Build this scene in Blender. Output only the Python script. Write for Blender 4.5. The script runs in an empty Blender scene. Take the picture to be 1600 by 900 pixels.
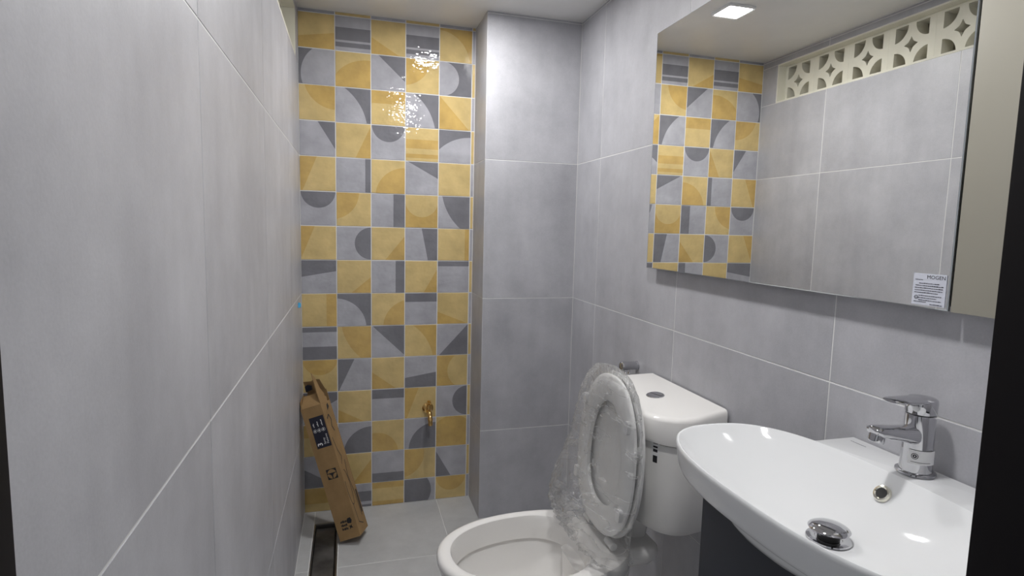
import bpy, bmesh, math, random
from mathutils import Vector, Matrix, noise
random.seed(7)
pi = math.pi
scene = bpy.context.scene
COL = scene.collection

# ---------------------------------------------------------------- camera
F_PX = 892.47
yaw, pit, rol = 0.2760, -0.1040, 0.0237
fw = Vector((math.sin(yaw)*math.cos(pit), math.cos(yaw)*math.cos(pit), math.sin(pit)))
r0 = Vector((math.cos(yaw), -math.sin(yaw), 0)); u0 = r0.cross(fw)
rv = r0*math.cos(rol) + u0*math.sin(rol); uv = u0*math.cos(rol) - r0*math.sin(rol)
cd = bpy.data.cameras.new('camera'); cam = bpy.data.objects.new('camera', cd); COL.objects.link(cam)
m = Matrix((rv, uv, -fw)).transposed().to_4x4(); m.translation = Vector((0.2115, 0.0, 1.3229))
cam.matrix_world = m
cd.sensor_width = 36; cd.lens = 36*F_PX/1600; cd.clip_start = 0.02
scene.camera = cam

# ---------------------------------------------------------------- world, exposure, lamp strength
wd = bpy.data.worlds.new('world'); scene.world = wd; wd.use_nodes = True
wd.node_tree.nodes['Background'].inputs[0].default_value = (0.93, 0.96, 1.0, 1)
wd.node_tree.nodes['Background'].inputs[1].default_value = 0.35
scene.view_settings.view_transform = 'Standard'
scene.view_settings.look = 'None'
scene.view_settings.exposure = 0.0
scene.view_settings.gamma = 1
scene.view_settings.use_curve_mapping = False
LAMP = 292.0                 # emission of the ceiling panels
LAMP_COL = (1.0, 0.99, 0.98)

# ---------------------------------------------------------------- room measures (metres)
W, D, H = 1.190, 2.657, 2.224         # right wall x, back wall y, ceiling z
DC, XC = 2.426, 0.7656                # boxed column: front face y, left face x
YF = 0.370                            # inner face of the doorway wall
ZJ = [0.4145, 1.0145, 1.6145, 2.2145] # horizontal joints of the large tiles
P = 0.15                              # pitch of the patterned tiles

# ---------------------------------------------------------------- materials
def nt(name):
    mt = bpy.data.materials.new(name); mt.use_nodes = True
    t = mt.node_tree; b = t.nodes['Principled BSDF']
    return mt, t, b
def lk(t, a, b): t.links.new(a, b)
def plain(name, col, rough=0.5, metal=0.0, spec=0.5, coat=0.0, bump=0.0, bscale=80, var=0.0, vscale=6):
    mt, t, b = nt(name)
    b.inputs['Base Color'].default_value = (*col, 1); b.inputs['Roughness'].default_value = rough
    b.inputs['Metallic'].default_value = metal; b.inputs['Specular IOR Level'].default_value = spec
    b.inputs['Coat Weight'].default_value = coat; b.inputs['Coat Roughness'].default_value = 0.03
    tc = t.nodes.new('ShaderNodeTexCoord')
    if var:
        n = t.nodes.new('ShaderNodeTexNoise'); n.inputs['Scale'].default_value = vscale; n.inputs['Detail'].default_value = 6
        lk(t, tc.outputs['Object'], n.inputs['Vector'])
        r = t.nodes.new('ShaderNodeValToRGB')
        r.color_ramp.elements[0].position = 0.3; r.color_ramp.elements[1].position = 0.7
        r.color_ramp.elements[0].color = (*[c*(1-var) for c in col], 1)
        r.color_ramp.elements[1].color = (*[min(1, c*(1+var)) for c in col], 1)
        lk(t, n.outputs['Fac'], r.inputs['Fac']); lk(t, r.outputs['Color'], b.inputs['Base Color'])
    if bump:
        n = t.nodes.new('ShaderNodeTexNoise'); n.inputs['Scale'].default_value = bscale; n.inputs['Detail'].default_value = 4
        lk(t, tc.outputs['Object'], n.inputs['Vector'])
        bp = t.nodes.new('ShaderNodeBump'); bp.inputs['Strength'].default_value = bump; bp.inputs['Distance'].default_value = 0.002
        lk(t, n.outputs['Fac'], bp.inputs['Height']); lk(t, bp.outputs['Normal'], b.inputs['Normal'])
    return mt

def stone_tile(name, dark, light, rough):
    """grey concrete-look porcelain: cloudy tone, faint upright streaks, a different cut per tile"""
    mt, t, b = nt(name)
    tc = t.nodes.new('ShaderNodeTexCoord'); oi = t.nodes.new('ShaderNodeObjectInfo')
    ml = t.nodes.new('ShaderNodeVectorMath'); ml.operation = 'SCALE'; ml.inputs[0].default_value = (13.1, 7.7, 23.3)
    lk(t, oi.outputs['Random'], ml.inputs['Scale'])
    ad = t.nodes.new('ShaderNodeVectorMath'); ad.operation = 'ADD'
    lk(t, tc.outputs['Object'], ad.inputs[0]); lk(t, ml.outputs[0], ad.inputs[1])
    n1 = t.nodes.new('ShaderNodeTexNoise'); n1.inputs['Scale'].default_value = 3.4; n1.inputs['Detail'].default_value = 8; n1.inputs['Roughness'].default_value = 0.68
    lk(t, ad.outputs[0], n1.inputs['Vector'])
    mp = t.nodes.new('ShaderNodeMapping'); mp.inputs['Scale'].default_value = (9, 9, 1.3)
    lk(t, ad.outputs[0], mp.inputs['Vector'])
    n2 = t.nodes.new('ShaderNodeTexNoise'); n2.inputs['Scale'].default_value = 1.4; n2.inputs['Detail'].default_value = 6
    lk(t, mp.outputs[0], n2.inputs['Vector'])
    n3 = t.nodes.new('ShaderNodeTexNoise'); n3.inputs['Scale'].default_value = 260; n3.inputs['Detail'].default_value = 3
    lk(t, ad.outputs[0], n3.inputs['Vector'])
    mx = t.nodes.new('ShaderNodeMix'); mx.inputs[0].default_value = 0.27
    lk(t, n1.outputs['Fac'], mx.inputs[2]); lk(t, n2.outputs['Fac'], mx.inputs[3])
    m2 = t.nodes.new('ShaderNodeMix'); m2.inputs[0].default_value = 0.12
    lk(t, mx.outputs[0], m2.inputs[2]); lk(t, n3.outputs['Fac'], m2.inputs[3])
    r = t.nodes.new('ShaderNodeValToRGB'); r.color_ramp.elements[0].position = 0.33; r.color_ramp.elements[1].position = 0.68
    r.color_ramp.elements[0].color = (*dark, 1); r.color_ramp.elements[1].color = (*light, 1)
    lk(t, m2.outputs[0], r.inputs['Fac']); lk(t, r.outputs['Color'], b.inputs['Base Color'])
    b.inputs['Roughness'].default_value = rough; b.inputs['Specular IOR Level'].default_value = 0.45
    bp = t.nodes.new('ShaderNodeBump'); bp.inputs['Strength'].default_value = 0.12; bp.inputs['Distance'].default_value = 0.001
    lk(t, n3.outputs['Fac'], bp.inputs['Height']); lk(t, bp.outputs['Normal'], b.inputs['Normal'])
    return mt

def glazed(name, col, var):
    """hand-made looking glossy wall tile with an uneven glaze"""
    mt, t, b = nt(name)
    tc = t.nodes.new('ShaderNodeTexCoord'); oi = t.nodes.new('ShaderNodeObjectInfo')
    ml = t.nodes.new('ShaderNodeVectorMath'); ml.operation = 'SCALE'; ml.inputs[0].default_value = (31.1, 17.7, 23.3)
    lk(t, oi.outputs['Random'], ml.inputs['Scale'])
    ad = t.nodes.new('ShaderNodeVectorMath'); ad.operation = 'ADD'
    lk(t, tc.outputs['Object'], ad.inputs[0]); lk(t, ml.outputs[0], ad.inputs[1])
    n = t.nodes.new('ShaderNodeTexNoise'); n.inputs['Scale'].default_value = 14; n.inputs['Detail'].default_value = 7
    lk(t, ad.outputs[0], n.inputs['Vector'])
    r = t.nodes.new('ShaderNodeValToRGB'); r.color_ramp.elements[0].position = 0.3; r.color_ramp.elements[1].position = 0.72
    r.color_ramp.elements[0].color = (*[c*(1-var) for c in col], 1); r.color_ramp.elements[1].color = (*[c*(1+var) for c in col], 1)
    lk(t, n.outputs['Fac'], r.inputs['Fac']); lk(t, r.outputs['Color'], b.inputs['Base Color'])
    b.inputs['Roughness'].default_value = 0.035; b.inputs['Specular IOR Level'].default_value = 0.5
    n2 = t.nodes.new('ShaderNodeTexNoise'); n2.inputs['Scale'].default_value = 75; n2.inputs['Detail'].default_value = 0.6
    lk(t, ad.outputs[0], n2.inputs['Vector'])
    mp = t.nodes.new('ShaderNodeMapping'); mp.inputs['Scale'].default_value = (12, 12, 38)
    lk(t, ad.outputs[0], mp.inputs['Vector'])
    n3 = t.nodes.new('ShaderNodeTexNoise'); n3.inputs['Scale'].default_value = 1; n3.inputs['Detail'].default_value = 2
    lk(t, mp.outputs[0], n3.inputs['Vector'])
    b1 = t.nodes.new('ShaderNodeBump'); b1.inputs['Strength'].default_value = 0.4; b1.inputs['Distance'].default_value = 0.0014
    lk(t, n2.outputs['Fac'], b1.inputs['Height'])
    b2 = t.nodes.new('ShaderNodeBump'); b2.inputs['Strength'].default_value = 0.3; b2.inputs['Distance'].default_value = 0.004
    lk(t, n3.outputs['Fac'], b2.inputs['Height']); lk(t, b1.outputs['Normal'], b2.inputs['Normal'])
    lk(t, b2.outputs['Normal'], b.inputs['Normal'])
    return mt

def emitter(name, col, s):
    mt = bpy.data.materials.new(name); mt.use_nodes = True; t = mt.node_tree; t.nodes.clear()
    e = t.nodes.new('ShaderNodeEmission'); e.inputs[0].default_value = (*col, 1); e.inputs[1].default_value = s
    o = t.nodes.new('ShaderNodeOutputMaterial'); lk(t, e.outputs[0], o.inputs[0]); return mt

def film(name):
    mt = bpy.data.materials.new(name); mt.use_nodes = True; t = mt.node_tree; t.nodes.clear()
    o = t.nodes.new('ShaderNodeOutputMaterial')
    tr = t.nodes.new('ShaderNodeBsdfTransparent'); tr.inputs[0].default_value = (0.97, 0.97, 0.97, 1)
    gl = t.nodes.new('ShaderNodeBsdfGlossy'); gl.inputs[0].default_value = (1, 1, 1, 1); gl.inputs['Roughness'].default_value = 0.10
    df = t.nodes.new('ShaderNodeBsdfTranslucent'); df.inputs[0].default_value = (1, 1, 1, 1)
    d2 = t.nodes.new('ShaderNodeBsdfDiffuse'); d2.inputs[0].default_value = (1, 1, 1, 1)
    tc = t.nodes.new('ShaderNodeTexCoord')
    n = t.nodes.new('ShaderNodeTexNoise'); n.inputs['Scale'].default_value = 30; n.inputs['Detail'].default_value = 3; n.inputs['Distortion'].default_value = 1.5
    lk(t, tc.outputs['Object'], n.inputs['Vector'])
    bp = t.nodes.new('ShaderNodeBump'); bp.inputs['Strength'].default_value = 1.0; bp.inputs['Distance'].default_value = 0.012
    lk(t, n.outputs['Fac'], bp.inputs['Height'])
    lk(t, bp.outputs[0], gl.inputs['Normal'])
    md = t.nodes.new('ShaderNodeMixShader'); md.inputs[0].default_value = 0.5
    lk(t, df.outputs[0], md.inputs[1]); lk(t, d2.outputs[0], md.inputs[2])
    m1 = t.nodes.new('ShaderNodeMixShader')
    mp = t.nodes.new('ShaderNodeMapping'); mp.inputs['Rotation'].default_value = (0.6, 0.0, 0.2); mp.inputs['Scale'].default_value = (8, 6, 22)
    lk(t, tc.outputs['Object'], mp.inputs['Vector'])
    nz = t.nodes.new('ShaderNodeTexNoise'); nz.inputs['Scale'].default_value = 1.0; nz.inputs['Detail'].default_value = 2; nz.inputs['Distortion'].default_value = 0.8
    lk(t, mp.outputs[0], nz.inputs['Vector'])
    sb = t.nodes.new('ShaderNodeMath'); sb.operation = 'SUBTRACT'; sb.inputs[1].default_value = 0.5; lk(t, nz.outputs['Fac'], sb.inputs[0])
    ab = t.nodes.new('ShaderNodeMath'); ab.operation = 'ABSOLUTE'; lk(t, sb.outputs[0], ab.inputs[0])
    mr = t.nodes.new('ShaderNodeMapRange'); mr.inputs['From Min'].default_value = 0.0; mr.inputs['From Max'].default_value = 0.022
    mr.inputs['To Min'].default_value = 0.36; mr.inputs['To Max'].default_value = 0.10; lk(t, ab.outputs[0], mr.inputs['Value'])
    lk(t, mr.outputs[0], m1.inputs[0])
    lk(t, tr.outputs[0], m1.inputs[1]); lk(t, md.outputs[0], m1.inputs[2])
    fr = t.nodes.new('ShaderNodeFresnel'); fr.inputs[0].default_value = 1.45
    hf = t.nodes.new('ShaderNodeMath'); hf.operation = 'MULTIPLY'; hf.inputs[1].default_value = 0.7; hf.use_clamp = True; lk(t, fr.outputs[0], hf.inputs[0])
    m2 = t.nodes.new('ShaderNodeMixShader'); lk(t, hf.outputs[0], m2.inputs[0])
    lk(t, m1.outputs[0], m2.inputs[1]); lk(t, gl.outputs[0], m2.inputs[2])
    lk(t, m2.outputs[0], o.inputs[0]); return mt

GREY = stone_tile('grey_porcelain', (0.345, 0.345, 0.370), (0.535, 0.535, 0.567), 0.40)
FLOORT = stone_tile('grey_floor_porcelain', (0.40, 0.405, 0.41), (0.55, 0.555, 0.56), 0.45)
GROUT = plain('white_grout', (0.72, 0.72, 0.71), 0.85)
LG = glazed('glaze_light_grey', (0.40, 0.40, 0.435), 0.13)
DG = glazed('glaze_dark_grey', (0.185, 0.185, 0.205), 0.12)
LY = glazed('glaze_light_yellow', (0.60, 0.455, 0.205), 0.13)
DY = glazed('glaze_deep_yellow', (0.535, 0.365, 0.125), 0.14)
CEIL = plain('ceiling_paint', (0.80, 0.79, 0.765), 0.35, bump=0.25, bscale=35, var=0.03)
CREAM = plain('cream_plaster', (0.74, 0.72, 0.62), 0.7, bump=0.3, bscale=60, var=0.05)
DIMBACK = plain('dim_outdoors_brown', (0.34, 0.29, 0.21), 0.9, bump=0.5, bscale=60, var=0.2)  # brown stands in for the dim tone behind the vent holes
BACKLITF = plain('backlit_frame', (0.006, 0.005, 0.006), 0.5, spec=0.15)  # near-black colour stands for the backlit shade on the door frame
CERAM = plain('white_ceramic', (0.77, 0.78, 0.79), 0.06, spec=0.38, var=0.01)
CERAMW = plain('warm_ceramic', (0.84, 0.825, 0.805), 0.10, spec=0.4, var=0.01)
PLAST = plain('seat_plastic', (0.80, 0.80, 0.79), 0.25)
CHROME = plain('chrome', (0.56, 0.56, 0.58), 0.06, 1.0)
CHROMESHADE = plain('chrome_shadow', (0.02, 0.02, 0.02), 0.4)  # near-black colour painting shade in the overflow, waste gap and lever groove
GOLD = plain('polished_brass', (0.80, 0.52, 0.20), 0.08, 1.0)
STEEL = plain('brushed_steel', (0.42, 0.42, 0.42), 0.28, 1.0, bump=0.2, bscale=200)
CHAN = plain('dusty_steel', (0.13, 0.125, 0.12), 0.32, 0.5, bump=0.6, bscale=18, var=0.6, vscale=9)
CARD = plain('cardboard', (0.30, 0.188, 0.082), 0.85, bump=0.25, bscale=120, var=0.12, vscale=18)
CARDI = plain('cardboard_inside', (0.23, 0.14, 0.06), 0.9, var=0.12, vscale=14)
INK = plain('black_ink', (0.012, 0.012, 0.016), 0.7)
NAVY = plain('navy_ink', (0.012, 0.013, 0.028), 0.6)
WHITEI = plain('white_ink', (0.8, 0.8, 0.8), 0.7)
PAPER = plain('sticker_paper', (0.60, 0.62, 0.70), 0.5)
GREYI = plain('grey_ink', (0.07, 0.07, 0.09), 0.7)
NAVYC = plain('charcoal_laminate', (0.024, 0.028, 0.040), 0.45, var=0.06)
BEIGE = plain('beige_panel', (0.33, 0.315, 0.265), 0.4, var=0.03, vscale=2)
MIRR = plain('mirror_silver', (0.93, 0.935, 0.92), 0.0, 1.0)
GLEDGE = plain('mirror_edge', (0.55, 0.58, 0.60), 0.15, 0.8)
BLUE = plain('blue_plastic', (0.08, 0.42, 0.72), 0.35)
LAMPM = emitter('lamp_diffuser', LAMP_COL, LAMP)
WHITEP = plain('white_lamp_frame', (0.8, 0.8, 0.8), 0.4)
FILM = film('clear_film')

# ---------------------------------------------------------------- helpers
ORG = {}
def link(name, me, parent=None):
    o = bpy.data.objects.new(name, me); COL.objects.link(o)
    if parent: o.parent = parent
    return o
def mesh(name, v, f, mats, smooth=30, mi=None):
    me = bpy.data.meshes.new(name); me.from_pydata([tuple(x) for x in v], [], f)
    for mt in (mats if isinstance(mats, (list, tuple)) else [mats]): me.materials.append(mt)
    if mi: me.polygons.foreach_set('material_index', mi)
    bm = bmesh.new(); bm.from_mesh(me); bmesh.ops.recalc_face_normals(bm, faces=bm.faces); bm.to_mesh(me); bm.free()
    if smooth:
        me.polygons.foreach_set('use_smooth', [True]*len(me.polygons)); me.set_sharp_from_angle(angle=math.radians(smooth))
    me.update(); return me
def ob(name, geo, mt, parent=None, smooth=30):
    """geo = (verts, faces) in world metres; the parent's base point is taken off"""
    v, f = geo; o3 = ORG.get(parent.name if parent else '', Vector((0, 0, 0)))
    o = link(name, mesh(name, [Vector(x) - o3 for x in v], f, mt, smooth), parent)
    ORG[o.name] = o3; return o
def thing(name, label, cat, loc, group=None):
    o = link(name, None); o.location = loc; o['label'] = label; o['category'] = cat; o.empty_display_size = 0.05
    if group: o['group'] = group
    ORG[o.name] = Vector(loc); return o
def tag(o, label, cat, group=None):
    o['label'] = label; o['category'] = cat
    if group: o['group'] = group
    return o
def struct(name, geo, mt, label=None, smooth=0):
    o = ob(name, geo, mt, None, smooth); o['kind'] = 'structure'
    if label: o['label'] = label
    return o
def join(*gs):
    V, Fc = [], []
    for v, f in gs:
        n = len(V); V += [Vector(x) for x in v]; Fc += [tuple(i+n for i in q) for q in f]
    return V, Fc
def box(x0, x1, y0, y1, z0, z1, c=0.0):
    """box, edges chamfered by c"""
    if c <= 0:
        v = [(x, y, z) for x in (x0, x1) for y in (y0, y1) for z in (z0, z1)]
        return v, [(0, 1, 3, 2), (4, 6, 7, 5), (0, 4, 5, 1), (2, 3, 7, 6), (0, 2, 6, 4), (1, 5, 7, 3)]
    bm = bmesh.new(); bmesh.ops.create_cube(bm, size=1)
    for p in bm.verts:
        p.co = Vector(((x0+x1)/2 + p.co.x*(x1-x0), (y0+y1)/2 + p.co.y*(y1-y0), (z0+z1)/2 + p.co.z*(z1-z0)))
    bmesh.ops.bevel(bm, geom=list(bm.edges), offset=c, segments=2, affect='EDGES', profile=0.5)
    bm.verts.index_update(); g = ([p.co.copy() for p in bm.verts], [tuple(p.index for p in q.verts) for q in bm.faces]); bm.free(); return g
def loft(rings, cap0=True, cap1=True):
    n = len(rings[0]); V = [Vector(p) for r in rings for p in r]; Fc = []
    for k in range(len(rings)-1):
        for i in range(n):
            j = (i+1) % n; Fc.append((k*n+i, k*n+j, (k+1)*n+j, (k+1)*n+i))
    if cap0: Fc.append(tuple(range(n))[::-1])
    if cap1: Fc.append(tuple(range((len(rings)-1)*n, len(rings)*n)))
    return V, Fc
def frame(ax):
    a = Vector(ax).normalized(); s = Vector((0, 0, 1)) if abs(a.z) < 0.9 else Vector((1, 0, 0))
    e1 = s.cross(a).normalized(); return a, e1, a.cross(e1)
def lathe(o, ax, prof, n=32, sx=1, sy=1, cap0=True, cap1=True):
    """prof = [(distance along the axis, radius)]"""
    a, e1, e2 = frame(ax); o = Vector(o)
    return loft([[o + a*h + e1*(r*sx*math.cos(2*pi*i/n)) + e2*(r*sy*math.sin(2*pi*i/n)) for i in range(n)] for h, r in prof], cap0, cap1)
def tube(path, r, n=12, flat=1.0):
    P_ = [Vector(p) for p in path]; rings = []
    for k, p in enumerate(P_):
        d = (P_[min(k+1, len(P_)-1)] - P_[max(k-1, 0)]); a, e1, e2 = frame(d)
        rr = r[k] if isinstance(r, (list, tuple)) else r
        rings.append([p + e1*rr*math.cos(2*pi*i/n) + e2*rr*flat*math.sin(2*pi*i/n) for i in range(n)])
    return loft(rings)
def prism(poly, o, e1, e2, e3, t):
    o, e1, e2, e3 = map(Vector, (o, e1, e2, e3))
    return loft([[o + e1*a + e2*b + e3*h for a, b in poly] for h in (0, t)])
def rrect(a0, a1, b0, b1, r, n=5):
    out = []
    for cx, cy, s in ((a1-r, b1-r, 0), (a0+r, b1-r, 1), (a0+r, b0+r, 2), (a1-r, b0+r, 3)):
        out += [(cx + r*math.cos(pi/2*(s + i/n)), cy + r*math.sin(pi/2*(s + i/n))) for i in range(n+1)]
    return out
def sup(c): return math.copysign(abs(c), c)
def egg(xf, xm, xb, hw, yc, n=2.2, N=72):
    """plan outline: front at xf, widest at xm, back at xb"""
    out = []
    for i in range(N):
        t = 2*pi*i/N; c, s = math.cos(t), math.sin(t)
        a = (xb-xm) if c > 0 else (xm-xf)
        out.append((xm + math.copysign(abs(c)**(2/n), c)*a, yc + math.copysign(abs(s)**(2/n), s)*hw))
    return out
def text_geo(s, size):
    cu = bpy.data.curves.new('t', 'FONT'); cu.body = s; cu.size = size; cu.resolution_u = 2
    o = bpy.data.objects.new('t', cu); COL.objects.link(o)
    me = bpy.data.meshes.new_from_object(o)
    g = ([v.co.copy() for v in me.vertices], [tuple(p.vertices) for p in me.polygons])
    bpy.data.objects.remove(o); bpy.data.meshes.remove(me); return g
def place(geo, o, e1, e2):
    o, e1, e2 = map(Vector, (o, e1, e2)); return [o + e1*p.x + e2*p.y for p in map(Vector, geo[0])], geo[1]
def flat_poly(poly, o, e1, e2):
    o, e1, e2 = map(Vector, (o, e1, e2)); return [o + e1*a + e2*b for a, b in poly], [tuple(range(len(poly)))]
def rect(a0, a1, b0, b1): return [(a0, b0), (a1, b0), (a1, b1), (a0, b1)]
def disc(cx, cy, r, n=32): return [(cx + r*math.cos(2*pi*i/n), cy + r*math.sin(2*pi*i/n)) for i in range(n)]
def clip01(poly, top=1.0, lo=0.0, right=1.0):
    for ax, v, sgn in ((0, 0.0, 1), (0, right, -1), (1, lo, 1), (1, top, -1)):
        out = []
        for i in range(len(poly)):
            a, b = poly[i-1], poly[i]; da, db = sgn*(a[ax]-v), sgn*(b[ax]-v)
            if (da >= 0) != (db >= 0):
                t = da/(da-db); out.append((a[0] + t*(b[0]-a[0]), a[1] + t*(b[1]-a[1])))
            if db >= 0: out.append(b)
        poly = out
        if not poly: return []
    return poly

# ---------------------------------------------------------------- large grey tiles
TM = {}
G = 0.0013      # half a joint
def tile(parent, axis, face, sgn, a0, a1, z0, z1, mt=GREY):
    """one tile; axis = normal ('x','y','z'), its face lies at 'face', body goes to face+sgn*0.008"""
    wa, wb = a1-a0-2*G, z1-z0-2*G; key = (axis, sgn, round(wa, 4), round(wb, 4), mt.name); t = 0.008; c = 0.0009
    if key not in TM:
        rings = []
        for h, i in ((t, 0), (c, 0), (0, c)):
            pts = [(-wa/2+i, -wb/2+i), (wa/2-i, -wb/2+i), (wa/2-i, wb/2-i), (-wa/2+i, wb/2-i)]
            rings.append([{'x': (sgn*h, a, b), 'y': (a, sgn*h, b), 'z': (a, b, sgn*h)}[axis] for a, b in pts])
        TM[key] = mesh('tile', *loft(rings), mt, 0)
    o = link('tile', TM[key], parent); a, b = (a0+a1)/2, (z0+z1)/2
    o.location = {'x': (face, a, b), 'y': (a, face, b), 'z': (a, b, face)}[axis]
    return o
def cuts(lo, hi, js):
    e = [lo] + sorted(j for j in js if lo+0.004 < j < hi-0.004) + [hi]
    return list(zip(e[:-1], e[1:]))
g2 = 0.0008   # grout lies this far behind the tile faces
ZROWS = cuts(0.0, H, ZJ)

# floor, with the drain channel left open
DX0, DX1, DY1 = 0.050, 0.152, 2.545
floor = struct('floor', join(box(-0.12, DX0, YF-0.1, D+0.1, -0.08, -g2), box(DX1, W+0.12, YF-0.1, D+0.1, -0.08, -g2),
               box(DX0, DX1, DY1, D+0.1, -0.08, -g2), box(DX0, DX1, YF-0.1, DY1, -0.08, -0.045)), GROUT, 'grey tiled bathroom floor')
struct_hall = struct('floor_hall', box(-0.6, 1.6, -1.2, YF-0.1, -0.08, -0.004), FLOORT, 'grey floor outside the doorway')
fy = cuts(YF-0.1, D, [2.185-0.6*i for i in range(4)])
for y0, y1 in fy:
    for x0, x1 in cuts(DX1+0.002, W, [0.605]): tile(floor, 'z', 0.0, -1, x0, x1, y0, y1, FLOORT)
    tile(floor, 'z', 0.0, -1, 0.0, DX0-0.002, y0, y1, FLOORT)
tile(floor, 'z', 0.0, -1, DX0-0.002, DX1+0.002, DY1+0.002, D, FLOORT)

# ceiling
struct('ceiling', box(-0.12, W+0.12, YF-0.1, D+0.1, H, H+0.08), CEIL, 'off-white painted ceiling')

# left wall with the ventilation opening
VY0, VY1, VZ0, VZ1 = 1.152, 2.543, 2.003, 2.180
wl = struct('wall_left', join(box(-0.12, -g2, YF-0.1, D+0.1, 0.0, VZ0-.0085), box(-0.12, -g2, YF-0.1, D+0.1, VZ1+.0065, H),
            box(-0.12, -g2, YF-0.1, VY0-.0065, VZ0-.0085, VZ1+.0065), box(-0.12, -g2, VY1+.0065, D+0.1, VZ0-.0085, VZ1+.0065)), GROUT, 'long wall of large grey tiles with a vent opening')
LJ = [0.353, 0.955, 1.612, 2.222]
for y0, y1 in cuts(YF, D, LJ):
    for z0, z1 in ZROWS:
        if z0 < VZ0 < z1:      # the row cut by the vent
            tile(wl, 'x', 0.0, -1, y0, y1, z0, VZ0-.008)
            tile(wl, 'x', 0.0, -1, y0, y1, VZ1+.006, z1)
            if y0 < VY0 < y1: tile(wl, 'x', 0.0, -1, y0, VY0, VZ0, VZ1)
            elif y1 <= VY0: tile(wl, 'x', 0.0, -1, y0, y1, VZ0, VZ1)
            if y1 > VY1 > y0: tile(wl, 'x', 0.0, -1, VY1+.006, y1, VZ0-.008, VZ1+.006)
        else: tile(wl, 'x', 0.0, -1, y0, y1, z0, z1)

# right wall
wr = struct('wall_right', box(W+g2, W+0.12, YF-0.1, D+0.1, 0.0, H), GROUT, 'wall of large grey tiles behind basin and toilet')
for y0, y1 in cuts(YF, DC, [2.180, 1.572, 0.960]):
    for z0, z1 in ZROWS: tile(wr, 'x', W, 1, y0, y1, z0, z1)

# boxed column beside the patterned wall
wc = struct('wall_column', box(XC+g2, W+g2, DC+g2, D+0.002, 0.0, H), GROUT, 'boxed-in tiled corner column beside the patterned wall')
for z0, z1 in ZROWS:
    tile(wc, 'y', DC, 1, XC, W, z0, z1)
    tile(wc, 'x', XC, 1, DC, D, z0, z1)

# doorway wall and its frame, coloured black for its backlit shade (the photograph is taken through the doorway)
wf = struct('wall_front', join(box(-0.12, -0.03, YF-0.1, YF-0.002, 0, H), box(0.83, W+0.12, YF-0.1, YF-0.002, 0, H), box(-0.03, 0.83, YF-0.1, YF-0.002, 2.1, H)),
            GREY, 'doorway wall')
door = link('door_1', None); door['kind'] = 'structure'; door['label'] = 'door frame around the opening, coloured black for backlit shade'
ob('frame_post', box(-0.029, 0.028, YF-0.115, YF, 0.0, 2.1, 0.002), BACKLITF, door)
ob('frame_post', box(0.765, 0.829, YF-0.115, YF, 0.0, 2.1, 0.002), BACKLITF, door)
ob('frame_head', box(0.0285, 0.7645, YF-0.115, YF, 2.05, 2.1, 0.002), BACKLITF, door)

# ---------------------------------------------------------------- patterned back wall
wb = struct('wall_back', box(-0.12, XC+g2, D+0.0016, D+0.1, 0.0, H), GROUT, 'end wall of yellow and grey geometric glazed tiles')
d_, p_ = disc, lambda *a: list(a)
L_ = 'L'   # the printed shape is light on a dark tile
ARC = d_(-0.6, -0.25, 1.5, 96); SC = d_(1.8, 1.3, 1.7, 96)
BANDS = [rect(0, 1, .33, .68), rect(0, 1, .14, .27)]
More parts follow.
